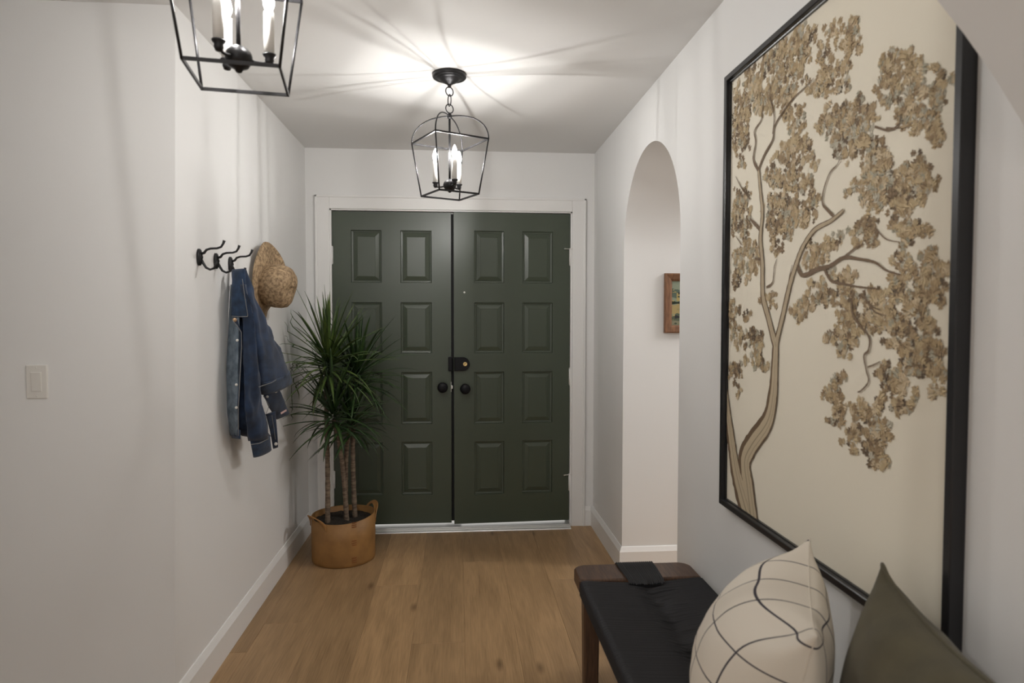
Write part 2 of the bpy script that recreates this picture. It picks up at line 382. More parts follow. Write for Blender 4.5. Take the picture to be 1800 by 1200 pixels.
# ------------------------------------------------------------------ doors
ZC = [(.222, .566), (.681, 1.015), (1.136, 1.460), (1.585, 1.916)]
def door_leaf(name, x0, x1, cols):
    z0, z1, y0, y1 = .034, 2.032, D+.012, D+.056
    mb = MB(); X = sorted([x0, x1]+[c for q in cols for c in q]); Z = sorted([z0, z1]+[c for q in ZC for c in q])
    def quad(a, b): # rectangle a=(x,z) b=(x,z) at y
        pass
    for i in range(len(X)-1):
        for j in range(len(Z)-1):
            xa, xb, za, zb = X[i], X[i+1], Z[j], Z[j+1]
            if i % 2 == 1 and j % 2 == 1:
                rr = []
                for ins, dy in ((0, 0), (.003, .011), (.014, .013), (.016, .010), (.040, .003), (.042, .0045)):
                    rr.append([(xa+ins, y0+dy, za+ins), (xb-ins, y0+dy, za+ins), (xb-ins, y0+dy, zb-ins), (xa+ins, y0+dy, zb-ins)])
                n = len(mb.v)
                for r_ in rr: mb.v.extend([Vector(p) for p in r_])
                for r_ in range(len(rr)-1):
                    for q in range(4):
                        a = n+r_*4+q; b = n+r_*4+(q+1) % 4; mb.face((a, b, b+4, a+4), 0, False)
                e = n+(len(rr)-1)*4; mb.face((e, e+1, e+2, e+3), 0, False)
            else:
                n = len(mb.v); mb.v += [Vector((xa, y0, za)), Vector((xb, y0, za)), Vector((xb, y0, zb)), Vector((xa, y0, zb))]
                mb.face((n, n+1, n+2, n+3), 0, False)
    n = len(mb.v)
    for y in (y0, y1): mb.v += [Vector((x0, y, z0)), Vector((x1, y, z0)), Vector((x1, y, z1)), Vector((x0, y, z1))]
    for q in range(4):
        a, b = n+q, n+(q+1) % 4; mb.face((a, a+4, b+4, b), 0, False)
    mb.face((n+7, n+6, n+5, n+4), 0, False)
    return mb
Yd = D+.012
def knob(parent, x, z, y=Yd):
    Mx = Matrix.Rotation(PI/2, 4, 'X')   # +z of the profile towards -y (the room)
    mb = MB(); mb.lathe([(.001, 0), (.028, 0), (.029, .004), (.024, .008), (.012, .012), (.010, .022), (.014, .028), (.027, .036), (.0335, .046), (.033, .056), (.026, .064), (.012, .068), (.001, .0685)], (x, y, z), 32, M=Mx)
    return mb.build('knob', M_knob, parent)
def hinge(parent, x, z, stop=False, side=1):
    mb = MB(); mb.tube([(x, Yd-.006, z-.05), (x, Yd-.006, z+.05)], .0075, 12)
    mb.lathe([(.001, 0), (.006, 0), (.0075, .004), (.004, .009), (.001, .01)], (x, Yd-.006, z+.05), 12)
    mb.lathe([(.001, -.008), (.005, -.006), (.007, 0), (.001, .001)], (x, Yd-.006, z-.05), 12)
    mb.rbox((x-.002 if side > 0 else x-.022, Yd-.0045, z-.05), (x+.022 if side > 0 else x+.002, Yd-.0035, z+.05), .0004)
    o = mb.build('hinge', M_trim, parent)
    if stop:
        s = MB(); zz = z+.052
        s.tube([(x, Yd-.006, zz), (x-side*.012, Yd-.016, zz), (x-side*.04, Yd-.022, zz)], .0035, 10); s.tube([(x-side*.04, Yd-.03, zz), (x-side*.04, Yd-.010, zz)], .004, 10)
        s.tube([(x, Yd-.006, zz), (x+side*.012, Yd-.022, zz)], .0035, 10)
        so = s.build('hinge_pin_stop', M_steel, o)
    return o
d1 = door_leaf('door', -.788, -.043, ((-.672, -.481), (-.363, -.166))).build('door_1', M_door); tag(d1, kind='structure')
tag(knob(d1, -.098, .919))
for z in (1.755, .98, .33): hinge(d1, -.789, z, False, -1)
gap_mb = MB(); gap_mb.rbox((-.075, D+.058, .034), (.02, D+.066, 2.03), .001); gap_mb.build('gap_shade_strip', M_gap_shade, d1)  # dark strip added behind the gap between the leaves so it looks shaded
lp = MB(); lp.rbox((-.046, Yd-.001, .885), (-.0425, Yd+.03, .95), .0008); lp.rbox((-.043, Yd+.006, .905), (-.034, Yd+.022, .925), .001); lp.build('latch_plate', M_steel, d1)
sk = MB(); sk.rbox((-.062, Yd-.030, 1.022), (-.036, Yd, 1.113), .004); sk.build('lock_strike', M_knob, d1)
d2 = door_leaf('door', -.026, .725, ((.104, .296), (.414, .612))).build('door_2', M_door); tag(d2, kind='structure')
knob(d2, .043, .912)
lk = MB(); Mx = Matrix.Rotation(PI/2, 4, 'X')
sec = []
pr = [(-.024, -.043), (.030, -.043)]+[(.030+.043*math.sin(t), -.043*math.cos(t)) for t in [PI*i/14 for i in range(1, 14)]]+[(.030, .043), (-.024, .043)]
for y, s_ in ((Yd, 1), (Yd-.020, 1), (Yd-.025, .93)): sec.append([(x*s_+.004*(1-s_)*8, y, 1.068+z*s_) for x, z in pr])
lk.rings(sec, True, True, 0, False); lock = lk.build('night_latch', M_knob, d2)
cy2 = MB(); cy2.lathe([(.001, 0), (.0135, 0), (.0135, .004), (.011, .0055), (.008, .0045), (.001, .0045)], (.044, Yd-.025, 1.068), 24, M=Mx); key = cy2.build('lock_cylinder', M_brass, lock)
sl = MB(); sl.rbox((.0428, Yd-.0302, 1.062), (.0452, Yd-.0290, 1.074), .0003); sl.build('keyway', M_knob, lock)
ph = MB(); ph.lathe([(.001, 0), (.0065, 0), (.0065, .002), (.004, .003), (.001, .002)], (.041, Yd, 1.524), 16, M=Mx); ph.build('peephole', M_steel, d2)
for z in (1.755, .98, .285): hinge(d2, .7265, z, z != .98, 1)
# the right leaf stands slightly ajar into the hall
hx, hy, ang = .727, Yd, math.radians(2.3)
d2.matrix_world = Matrix.Translation((hx, hy, 0)) @ Matrix.Rotation(ang, 4, 'Z') @ Matrix.Translation((-hx, -hy, 0))
# ------------------------------------------------------------------ lanterns
def make_lantern(cx, cy, zb, theta, arms, label):
    root = thing('lantern_pendant', (cx, cy, CH), label, 'pendant light', 'caged candle lanterns on the hall ceiling')
    def P(r, a, z): return Vector((cx+r*math.cos(a), cy+r*math.sin(a), z))
    z1 = zb+.232; rb, rt = .0932*2**.5, .1242*2**.5; za = z1+.108
    c = MB(); c.lathe([(.001, CH), (.072, CH), (.073, CH-.006), (.0735, CH-.012), (.071, CH-.018), (.066, CH-.020), (.062, CH-.019), (.050, CH-.0195), (.044, CH-.024), (.036, CH-.033), (.024, CH-.038), (.014, CH-.044), (.008, CH-.048), (.007, CH-.058), (.001, CH-.059)][::1], (cx, cy, 0), 40)
    c.build('canopy', M_iron, root)
    def ring(name, z, R, ang, rr=.0024, sy=1.0):
        d = Vector((math.cos(ang), math.sin(ang), 0)); m = MB()
        m.tube([Vector((cx, cy, z))+d*(R*math.cos(t))+Vector((0, 0, R*sy*math.sin(t))) for t in [2*PI*i/28 for i in range(28)]], rr, 8, closed=True)
        return m.build(name, M_iron, root)
    zt = CH-.056; n = 3; hgt = (zt-(za+.020))
    ring('chain_link', zt-.019, .019, theta+.9); ring('chain_link', zt-.019-.019-.0225+.004, .0125, theta+.9+PI/2, .0022, 2.0); ring('chain_link', zt-.019-.019-.045-.0165+.007, .019, theta+.9)
    top = MB(); top.lathe([(.001, za-.012), (.009, za-.010), (.011, za), (.008, za+.008), (.005, za+.012), (.005, zt-.112), (.001, zt-.111)], (cx, cy, 0), 20)
    top.build('finial', M_iron, root)
    for nm, z, r in (('bottom_frame', zb, rb), ('top_frame', z1, rt)):
        m = MB()
        for k in range(4):
            a, b = P(r, theta+k*PI/2, z), P(r, theta+(k+1)*PI/2, z); d = (b-a).normalized(); nrm = d.cross(Vector((0, 0, 1)))
            h, wd = .0035, .0025
            m.rings([[p+nrm*wd+Vector((0, 0, h)), p-nrm*wd+Vector((0, 0, h)), p-nrm*wd-Vector((0, 0, h)), p+nrm*wd-Vector((0, 0, h))] for p in (a-d*.002, b+d*.002)], True, True, 0, False)
        m.build(nm, M_iron, root)
    for k in range(4):
        a = theta+k*PI/2; m = MB()
        m.tube([P(rb, a, zb-.003), P(rt, a, z1)], .0032, 8); m.build('corner_bar', M_iron, root)
        m = MB(); path = []
        for i in range(17):
            t = PI/2*i/16; path.append(P(rt*math.cos(t)**.80, a, z1+(za-z1)*math.sin(t)**.92))
        m.tube(path, .0030, 8); m.build('arched_hoop', M_iron, root)
    zh = zb+.044
    m = MB(); m.tube([(cx, cy, za), (cx, cy, zh)], .0048, 10); m.build('stem', M_iron, root)
    m = MB(); m.lathe([(.001, zh-.034), (.006, zh-.032), (.009, zh-.026), (.020, zh-.021), (.027, zh-.010), (.0285, zh-.002), (.0285, zh+.002), (.026, zh+.010), (.018, zh+.019), (.008, zh+.024), (.001, zh+.025)], (cx, cy, 0), 32); m.build('hub', M_iron, root)
    R = .063
    for a in arms:
        m = MB(); zc = zh+.004
        m.tube([P(.020, a, zh-.004), P(.035, a, zh-.008), P(.050, a, zh-.009), P(.060, a, zh-.006), P(R, a, zc)], .0036, 8)
        q = P(R, a, 0); m.lathe([(.001, zc-.016), (.007, zc-.014), (.010, zc-.006), (.009, zc), (.0135, zc+.005), (.0145, zc+.008), (.001, zc+.0085)], q, 20)
        arm = m.build('candle_arm', M_iron, root)
        m = MB(); m.lathe([(.001, zc+.008), (.0112, zc+.008), (.0112, zc+.098), (.009, zc+.100), (.001, zc+.100)], q, 20); m.build('candle_sleeve', M_candle, arm)
        m = MB(); m.lathe([(.002, zc+.101), (.007, zc+.103), (.0115, zc+.114), (.0125, zc+.122), (.010, zc+.134), (.006, zc+.146), (.002, zc+.154)], q, 14); m.build('candle_bulb', M_glow, arm)
        m = MB(); m.lathe([(.0008, zc+.108), (.0032, zc+.110), (.0032, zc+.134), (.0008, zc+.136)], q, 8); m.build('filament', M_bulb, arm)
    return root
make_lantern(-.034, 2.936, 1.900, -.3218, [math.radians(x) for x in (170, 50, -70)], 'black caged candle lantern hanging in full view before the green double door')
make_lantern(-.473, 1.511, 1.890, .9408, [math.radians(x) for x in (10, 130, 250)], 'nearer black caged candle lantern cut off by the top of the picture')
# ------------------------------------------------------------------ light switch
sw = thing('light_switch', (-1.387, cy_(1.155), 1.155), 'white rocker light switch on the plain wall', 'light switch')
ys = cy_(1.155)
m = MB(); m.rbox((-1.4205, ys-.006, 1.099), (-1.3535, ys+.003, 1.2115), .003); m.build('switch_plate', M_plastic, sw)
m = MB(); m.rbox((-1.4035, ys-.0085, 1.1225), (-1.3705, ys-.004, 1.188), .0015, M=Matrix.Translation((0, ys, 1.155)) @ Matrix.Rotation(math.radians(2.5), 4, 'X') @ Matrix.Translation((0, -ys, -1.155))); m.build('rocker', M_plastic, sw)
for z in (1.1075, 1.203):
    m = MB(); m.lathe([(.0005, 0), (.0028, 0), (.0024, .001), (.0005, .0012)], (-1.387, ys-.0058, z), 12, M=Matrix.Rotation(PI/2, 4, 'X')); m.build('screw', M_plastic, sw)
# ------------------------------------------------------------------ coat hooks
def make_hook(y, z, label):
    root = thing('coat_hook', (XL, y, z), label, 'coat hook', 'black double coat hooks on the hall wall')
    m = MB(); s = []
    pr = [(.017*math.cos(t)*(1 if abs(math.sin(t)) < .9 else .9), .031*math.sin(t)) for t in [2*PI*i/28 for i in range(28)]]
    for x, k in ((0, 1), (.008, 1), (.011, .88), (.013, .6)): s.append([(XL+x, y+a*k, z+b*k) for a, b in pr])
    m.rings(s); m.build('back_plate', M_hook, root)
    b = MB(); b.tube([(XL+.010, y, z+.012), (XL+.022, y, z+.016), (XL+.030, y, z+.027), (XL+.045, y, z+.032), (XL+.068, y, z+.033), (XL+.082, y, z+.038), (XL+.090, y, z+.050), (XL+.094, y, z+.062)], [.005, .005, .0045, .0042, .004, .004, .0042, .0055], 10)
    b.build('upper_prong', M_hook, root)
    b = MB(); b.tube([(XL+.010, y, z-.006), (XL+.018, y, z-.022), (XL+.028, y, z-.038), (XL+.042, y, z-.045), (XL+.056, y, z-.040), (XL+.063, y, z-.026), (XL+.064, y, z-.014)], [.005, .005, .0045, .0042, .0042, .0042, .0055], 10)
    b.build('lower_prong', M_hook, root)
    for zz in (z, ):
        k = MB(); k.lathe([(.001, 0), (.007, 0), (.006, .004), (.001, .006)], (XL+.012, y, zz), 14, M=Matrix.Rotation(PI/2, 4, 'Y')); k.build('screw', M_hook, root)
make_hook(2.533, 1.588, 'bare black double coat hook farthest from the hat')
make_hook(2.703, 1.588, 'black double coat hook between the bare one and the jacket')
make_hook(2.868, 1.588, 'black double coat hook carrying the denim jacket')
# ------------------------------------------------------------------ straw hat
hat = thing('straw_hat', (XL+.03, 3.27, 1.52), 'woven straw sun hat hung brim to the wall above the plant', 'hat')
hc = Vector((XL+.012, 3.275, 1.525))
def hat_mesh():
    # axis: out of the wall, tipped down a little
    ax = Vector((.985, -.10, -.12)).normalized(); e1 = Vector((0, 1, 0)); e1 = (e1-ax*e1.dot(ax)).normalized(); e2 = ax.cross(e1)
    N = 64
    crown = []
    for r, h in ((.094, .026), (.100, .045), (.103, .075), (.102, .105), (.095, .128), (.078, .142), (.048, .149), (.015, .150), (.002, .150)):
        crown.append([hc+ax*(h+.004*math.sin(3*a))+e1*(r*1.08*math.cos(a))+e2*(r*(1+.02*math.sin(2*a))*math.sin(a)) for a in [2*PI*i/N for i in range(N)]])
    brim_t = []; brim_b = []
    for r in (.094, .104, .125, .15, .175, .195, .203):
        q = (r-.094)/.109; t = []; bt = []
        for i in range(N):
            a = 2*PI*i/N
            wv = .026*q*q*math.sin(2*a+.5)+.014*q*math.sin(3*a+1.2)
            p = hc+ax*(.030-.004*q+wv)+e1*(r*(1-.22*q)*math.cos(a))+e2*(r*math.sin(a))
            p.x = max(p.x, XL+.006); t.append(p); p2 = p-ax*.004; p2.x = max(p2.x, XL+.002); bt.append(p2)
        brim_t.append(t); brim_b.append(bt)
    c = MB(); c.rings(crown, True, False); c.face([len(crown)*N-N+i for i in range(N)]); c.build('crown', M_straw, hat)
    b = MB(); b.rings(brim_t+brim_b[::-1], True, False); b.build('brim', M_straw, hat)
hat_mesh()
# ------------------------------------------------------------------ denim jacket (hung by the collar from the third hook)
jk = thing('denim_jacket', (XL, 2.87, 1.54), 'blue denim jacket hanging from a wall hook beside the hat', 'jacket')
def lerp_poly(pl, t):
    d = [0]
    for a, b in zip(pl, pl[1:]): d.append(d[-1]+math.dist(a[:2], b[:2]))
    s = t*d[-1]
    for i in range(len(pl)-1):
        if s <= d[i+1] or i == len(pl)-2:
            f = (s-d[i])/max(1e-9, d[i+1]-d[i]); return tuple(pl[i][k]*(1-f)+pl[i+1][k]*f for k in range(3))
def drape(name, left, right, depth, m, n=26, k=28, wr_=.006, ws=14, seed=0, parent=None, thick=.5):
    """a hanging piece of cloth: left and right edge lines (pixel x, pixel y, wall distance) set in space near the wall, closed flattened section"""
    rings = []
    for i in range(n+1):
        t = i/n; a = lerp_poly(left, t); b = lerp_poly(right, t)
        A = pt(a[0], a[1], 0, XL+a[2]); B = pt(b[0], b[1], 0, XL+b[2]); c = (A+B)/2; h = (B-A)/2
        ax = h.normalized(); out = Vector((1, -.6, 0)); out = (out-ax*out.dot(ax)).normalized()
        dd = h.length*depth; ring = []
        for j in range(k):
            an = 2*PI*j/k; ca, sa = math.cos(an), math.sin(an)
            ca = math.copysign(abs(ca)**.85, ca)
            p = c+h*ca+out*(dd*sa*(1 if sa > 0 else thick))
            w_ = mnoise.noise(Vector((p.y*ws+seed, p.x*ws*1.2, p.z*ws*.30)))+.5*mnoise.noise(Vector((p.y*ws*2.3, p.x*ws*2+seed, p.z*ws*.8)))
            p = p+out*(wr_*w_*(1 if sa > -.2 else .3))
            p.x = max(p.x, XL+.003); ring.append(p)
        rings.append(ring)
    mb = MB(); mb.rings(rings); o = mb.build(name, m, parent or jk)
    return o, rings
def seam(parent, line, r=.0014, name='stitching', m=None, lift=.004):
    path = []
    for i in range(25):
        a = lerp_poly(line, i/24); path.append(pt(a[0], a[1], 0, XL+a[2]))
    mb = MB(); mb.tube(path, r, 6); return mb.build(name, m or M_thread, parent)
def snap(parent, a, b, x, r=.006, m=None):
    p = pt(a, b, 0, XL+x); v = (CAM-p); v.z = 0; v.normalize()
    Mq = v.to_track_quat('Z', 'Y').to_matrix().to_4x4()
    mb = MB(); mb.lathe([(.0005, -.004), (r, -.002), (r, .002), (r*.7, .0035), (.0005, .004)], p, 16, M=Mq); return mb.build('button', m or M_button, parent)
back, _ = drape('back_panel', [(406, 500, .004), (402, 575, .004), (398, 650, .004), (399, 720, .004), (405, 765, .004)], [(420, 500, .06), (418, 575, .066), (417, 650, .07), (416, 720, .066), (417, 765, .055)], .30, M_denim_in, seed=3, wr_=.004)
body, _ = drape('body', [(409, 474, .012), (410, 540, .02), (413, 600, .03), (416, 680, .035), (417, 760, .03), (426, 766, .03)], [(434, 474, .075), (444, 545, .10), (450, 610, .115), (456, 680, .12), (462, 735, .10), (464, 772, .09)], .42, M_denim, n=34, seed=1, wr_=.022, ws=22)
plk, _ = drape('button_placket', [(410, 562, .040), (414, 588, .050), (415, 650, .052), (413, 710, .050), (412, 766, .040)], [(416, 559, .068), (425, 585, .078), (423, 650, .082), (419, 710, .075), (420, 768, .060)], .14, M_denim2, seed=6, wr_=.002)
for b in (598, 637, 676, 716): snap(plk, 417.0 if b < 640 else 415.5, b, .066, .0055)
seam(plk, [(409, 563, .060), (424, 582, .085), (424.5, 610, .088), (422, 660, .090), (419, 715, .085), (419, 766, .07)])
snap(plk, 412.5, 562, .062, .008, M_button2)
hem, _ = drape('hem', [(405, 754, .008), (408, 770, .008)], [(421, 755, .070), (421, 771, .066)], .22, M_denim2, n=6, seed=2, wr_=.001)
slv, _ = drape('sleeve', [(420, 500, .06), (427, 570, .085), (429, 650, .10), (430, 720, .10), (440, 775, .095)], [(432, 500, .10), (448, 570, .13), (454, 650, .14), (460, 720, .135), (470, 766, .125)], .46, M_denim, n=34, seed=9, wr_=.016, ws=22)
cuf, _ = drape('cuff', [(440, 772, .092), (446, 804, .088)], [(471, 765, .128), (474, 789, .122)], .44, M_denim2, n=6, seed=4, wr_=.002, parent=slv)
seam(cuf, [(441, 781, .125), (456, 779, .150), (472, 771, .145)])
slv2, _ = drape('sleeve', [(425, 478, .07), (438, 545, .10), (446, 610, .12), (455, 676, .13)], [(434, 474, .085), (458, 548, .12), (481, 603, .14), (500, 653, .155)], .34, M_denim, n=34, seed=12, wr_=.014, ws=20)
cuf2, _ = drape('cuff', [(454, 674, .128), (462, 694, .125)], [(500, 650, .158), (505, 668, .152)], .36, M_denim2, n=6, seed=5, wr_=.002, parent=slv2)
seam(cuf2, [(455, 680, .16), (478, 672, .185), (501, 658, .175)])
flp, _ = drape('pocket_flap', [(463, 694, .09), (472, 715, .085), (486, 737, .08)], [(489, 680, .115), (499, 704, .11), (508, 727, .105)], .16, M_denim, n=14, seed=7, wr_=.004)
snap(flp, 470, 697, .113, .0055); snap(flp, 485, 688, .128, .006)
tb = MB(); q = [pt(*c, 0, XL+.125) for c in ((493, 725), (503, 719), (504, 722), (494, 728))]
off = Vector((.001, -.0015, 0)); tb.rings([q, [p+off for p in q]], True, True, 0, False); tb.build('cloth_tab', mat('pale_red_tab', (.62, .42, .40), .8), flp)
tail, _ = drape('waist_tab', [(467, 728, .07), (474, 755, .065), (480, 788, .06)], [(484, 722, .095), (487, 752, .09), (489, 785, .085)], .22, M_denim, n=14, seed=8, wr_=.003)
snap(tail, 485, 780, .092, .0075); seam(tail, [(478, 730, .098), (482, 755, .095), (484, 772, .092)])
seam(flp, [(463, 696, .105), (468, 704, .11), (473, 712, .11), (470, 722, .105), (465, 732, .10)], .0012)
col, _ = drape('collar', [(408.5, 474, .030), (406.5, 515, .034), (405.5, 557, .034)], [(430, 472, .088), (433.5, 515, .098), (437.5, 558, .108)], .20, M_denim2, n=16, seed=10, wr_=.003)
seam(col, [(426, 490, .105), (430, 520, .110), (436, 556, .112), (422, 556.5, .096), (407, 555.5, .055)], .0014)
# ------------------------------------------------------------------ dracaena
PC = Vector((-.650, 3.805, 0)); PR = .176; PH = .252
pl = thing('potted_dracaena', (PC.x, PC.y, 0), 'tall dragon plant in a tan basket pot beside the green door', 'plant')
m = MB(); m.lathe([(.001, 0), (PR-.008, 0), (PR-.002, .004), (PR, .02), (PR+.001, .14), (PR, PH), (PR-.004, PH+.001), (PR-.007, PH-.003), (PR-.009, .20), (.001, .20)], PC, 64)
for v in m.v:   # the rim dips and rises a little like stiff paper
    if v.z > .1:
        a = math.atan2(v.y-PC.y, v.x-PC.x); v.z += (v.z/PH)*(.008*math.sin(a+.7)+.005*math.cos(2*a)) * (1 if v.z > .21 else 0)
pot = m.build('pot', M_pot, pl)
def on_pot(a, z, r=0): return Vector((PC.x+(PR+r)*math.cos(a), PC.y+(PR+r)*math.sin(a), z))
a0 = math.radians(-62)
for z in (.235, .135, .04):
    sm = MB()
    for dz in (-.012, 0, .012):
        sm.rings([[on_pot(a0+da, z+dz-.002, .003), on_pot(a0+da, z+dz+.002, .003), on_pot(a0+da, z+dz+.002, -.001), on_pot(a0+da, z+dz-.002, -.001)] for da in (-.07, -.03, .03, .07)], True, True, 0, False)
    sm.build('seam_stitching', M_stitch, pot)
def strap(ac, span, rise, lean):
    rings = []
    for i in range(21):
        t = i/20; a = ac-span/2+span*t; s = math.sin(PI*t)
        c = on_pot(a, PH-.035+(rise+.035)*s**.7, .004+lean*s); rad = Vector((math.cos(a), math.sin(a), 0))
        wv = Vector((0, 0, 1))*(1-.55*s)+rad*(.75*s); wv.normalize(); nn = rad*(1-.5*s)-Vector((0, 0, 1))*(.5*s); nn.normalize()
        rings.append([c+wv*.014+nn*.0022, c-wv*.014+nn*.0022, c-wv*.014-nn*.0022, c+wv*.014-nn*.0022])
    mb = MB(); mb.rings(rings, True, True, 0, False); return mb.build('handle', M_strap, pot)
strap(math.radians(222), .95, .026, .020); strap(math.radians(28), 1.05, .040, .004)
m = MB(); rg = []
for r in (.001, .04, .08, .12, .15, PR-.010):
    rg.append([(PC.x+r*math.cos(a), PC.y+r*math.sin(a), .222+.012*mnoise.noise(Vector((r*math.cos(a)*30, r*math.sin(a)*30, 3)))) for a in [2*PI*i/48 for i in range(48)]])
m.rings(rg, True, False); m.build('soil', M_soil, pot)
canes = [((-.728, 3.745, .20), (-.722, 3.77, .60), (-.742, 3.78, .90), (-.735, 3.79, 1.06), 'A'),
         ((-.628, 3.780, .20), (-.640, 3.79, .52), (-.662, 3.77, .68), (-.690, 3.74, .80), 'B'),
         ((-.590, 3.840, .20), (-.612, 3.85, .60), (-.600, 3.87, .86), (-.590, 3.88, 1.00), 'C'),
         ((-.640, 3.840, .20), (-.648, 3.85, .45), (-.640, 3.83, .62), (-.610, 3.80, .74), 'D')]
def cane(pts_):
    p = [Vector(q) for q in pts_]; path = []
    for i in range(31):
        t = i/30; path.append(p[0]*(1-t)**3+p[1]*3*t*(1-t)**2+p[2]*3*t*t*(1-t)+p[3]*t**3)
    mb = MB(); mb.tube(path, [.0145+.0012*math.sin(i*2.4)-.004*i/30 for i in range(31)], 12); return mb.build('cane', M_cane, pl), path[-1]
def rosette(c, n, L, m, up=.5, seed=0):
    rnd = random.Random(seed); mb = MB()
    for i in range(n):
        t = (i+.5)/n; az = i*2.39996+rnd.uniform(-.25, .25); el = math.radians(88-108*t**.85+rnd.uniform(-8, 8))
        ln = L*rnd.uniform(.78, 1.12)*(1-.15*abs(t-.4)); wd = rnd.uniform(.0080, .0125); base = c+Vector((0, 0, .10*(1-t)-.03))
        d = Vector((math.cos(az)*math.cos(el), math.sin(az)*math.cos(el), math.sin(el))); p = base+d*.008; side = Vector((-math.sin(az), math.cos(az), 0))
        pts2 = []; seg = 9; droop = rnd.uniform(.05, .17)*(.4+t)
        kink = rnd.random() < .12
        for s in range(seg+1):
            q = s/seg; pts2.append((p.copy(), d.copy())); p = p+d*(ln/seg); d = (d+Vector((0, 0, -droop*(.4+q)*(2.6 if kink and q > .6 else 1)))).normalized()
        rings = []
        for s, (p_, d_) in enumerate(pts2):
            q = s/seg; w_ = wd*min(1, .55+q*3)*(1-q**2.6)+.0006; nn = side.cross(d_).normalized()
            if p_.x < XL+.012: p_.x = XL+.012+.02*rnd.random()
            if p_.y > D-.03: p_.y = D-.03-.01*rnd.random()
            rings.append([p_+side*w_+nn*w_*.35, p_, p_-side*w_+nn*w_*.35, p_-nn*.0006])
        mb.rings(rings, True, True)
    return mb.build('leaf_rosette', m, pl)
heads = []
for *pp, k in canes:
    o, e = cane(pp); heads.append(e)
rosette(heads[0]+Vector((.01, 0, .02)), 84, .40, M_leafA, seed=1)
rosette(heads[1]+Vector((0, 0, 0)), 58, .35, M_leafB, seed=2)
rosette(heads[2]+Vector((.01, 0, 0)), 76, .36, M_leafB, seed=3)
rosette(heads[3]+Vector((.01, 0, 0)), 52, .31, M_leafB, seed=4)
# ------------------------------------------------------------------ small painting in the passage
PY = AY+AR
sp_ = thing('small_painting', (1.235, PY, 1.443), 'small landscape painting in a brown wood frame inside the arched opening', 'painting')
X0, X1, Z0, Z1, bw, dp = 1.101, 1.370, 1.284, 1.602, .041, .020
m = MB(); rr = []
for ins, y in ((0, PY-.001), (0, PY-dp), (.006, PY-dp-.003), (bw-.010, PY-dp+.002), (bw, PY-dp+.008), (bw, PY-.005)):
    rr.append([(X0+ins, y, Z0+ins), (X1-ins, y, Z0+ins), (X1-ins, y, Z1-ins), (X0+ins, y, Z1-ins)])
m.rings(rr, True, False, 0, False); m.build('frame', M_oak_frame, sp_)
ca0, ca1, cz0, cz1 = X0+bw-.002, X1-bw+.002, Z0+bw-.002, Z1-bw+.002
def ink_mesh(name, polys, m, parent):
    mb = MB(); cols = []
    for ps, c in polys:
        n = len(mb.v); mb.v += [Vector(p) for p in ps]; mb.face(range(n, n+len(ps)), 0, False); cols.append(c)
    o = mb.build(name, m, parent); at = o.data.color_attributes.new('ink', 'FLOAT_COLOR', 'CORNER'); li = 0
    for p, c in zip(o.data.polygons, cols):
        for _ in p.vertices: at.data[li].color = (*c, 1); li += 1
    return o
M_paint = attr_mat('oil_paint', .5, .3, 200)
rnd = random.Random(5); polys = []
def sp(u, v, lay): return (ca0+(ca1-ca0)*u, PY-.008-.0003*lay, cz0+(cz1-cz0)*v)
polys.append(([sp(0, 0, 0), sp(1, 0, 0), sp(1, 1, 0), sp(0, 1, 0)], (.26, .30, .22)))
def band(lo, hi, col, lay, amp=.03, ph=0, u0=0, u1=1):
    k = 22; top_ = [sp(u0+(u1-u0)*i/k, hi+amp*math.sin(ph+i*.55)+amp*.5*math.sin(ph*2+i*1.3), lay) for i in range(k+1)]
    bot_ = [sp(u0+(u1-u0)*i/k, lo+amp*.6*math.sin(ph*1.7+i*.7), lay) for i in range(k+1)]
    for i in range(k): polys.append(([bot_[i], bot_[i+1], top_[i+1], top_[i]], col))
band(.62, .80, (.10, .14, .11), 1, .03, 1); band(.56, .72, (.42, .33, .13), 2, .03, 2, .15, .75); band(.48, .55, (.018, .028, .016), 3, .015, 3)
band(.25, .48, (.40, .31, .14), 2, .02, 4); band(.10, .24, (.10, .12, .08), 3, .04, 5); band(.02, .10, (.24, .23, .15), 4, .01, 6); band(.70, .75, (.02, .02, .018), 4, .02, 3, .2, .6); band(.17, .23, (.03, .03, .035), 5, .02, 2.5, .1, .8)
for i in range(90):
    u, v = rnd.random(), rnd.random(); s = rnd.uniform(.012, .035)
    c = rnd.choice(((.30, .36, .28), (.24, .30, .24))) if v > .8 else rnd.choice(((.44, .36, .16), (.06, .08, .05), (.30, .27, .13), (.12, .15, .10)))
    u = min(max(u, .05), .95); v = min(max(v, .05), .95)
    polys.append(([sp(u+s*1.3*math.cos(t), v+s*.6*math.sin(t), 6+i*.02) for t in [2*PI*k/7 for k in range(7)]], c))
ink_mesh('canvas', polys, M_paint, sp_)
# ------------------------------------------------------------------ large framed tree print
fY0, fY1, fZ0, fZ1 = 1.080, 2.107, .759, 2.140
XFr, XCv = XR-.028, XR-.010
art = thing('framed_tree_print', (XR, (fY0+fY1)/2, (fZ0+fZ1)/2), 'large black-framed print of a brown tree hung above the bench', 'picture')
m = MB(); rr = []
for ins, x in ((0, XR-.0005), (0, XFr+.002), (.002, XFr), (.017, XFr), (.019, XFr+.002), (.020, XFr+.010), (.023, XFr+.011), (.023, XCv+.004)):
    rr.append([(x, fY0+ins, fZ0+ins), (x, fY1-ins, fZ0+ins), (x, fY1-ins, fZ1-ins), (x, fY0+ins, fZ1-ins)])
m.rings(rr, True, False, 0, False); m.build('frame', M_black, art)
A0, A1, B0, B1 = fY0+.022, fY1-.022, fZ0+.022, fZ1-.022
polys = [([(XCv, A0, B0), (XCv, A1, B0), (XCv, A1, B1), (XCv, A0, B1)], (.80, .745, .625))]
lay = [0]
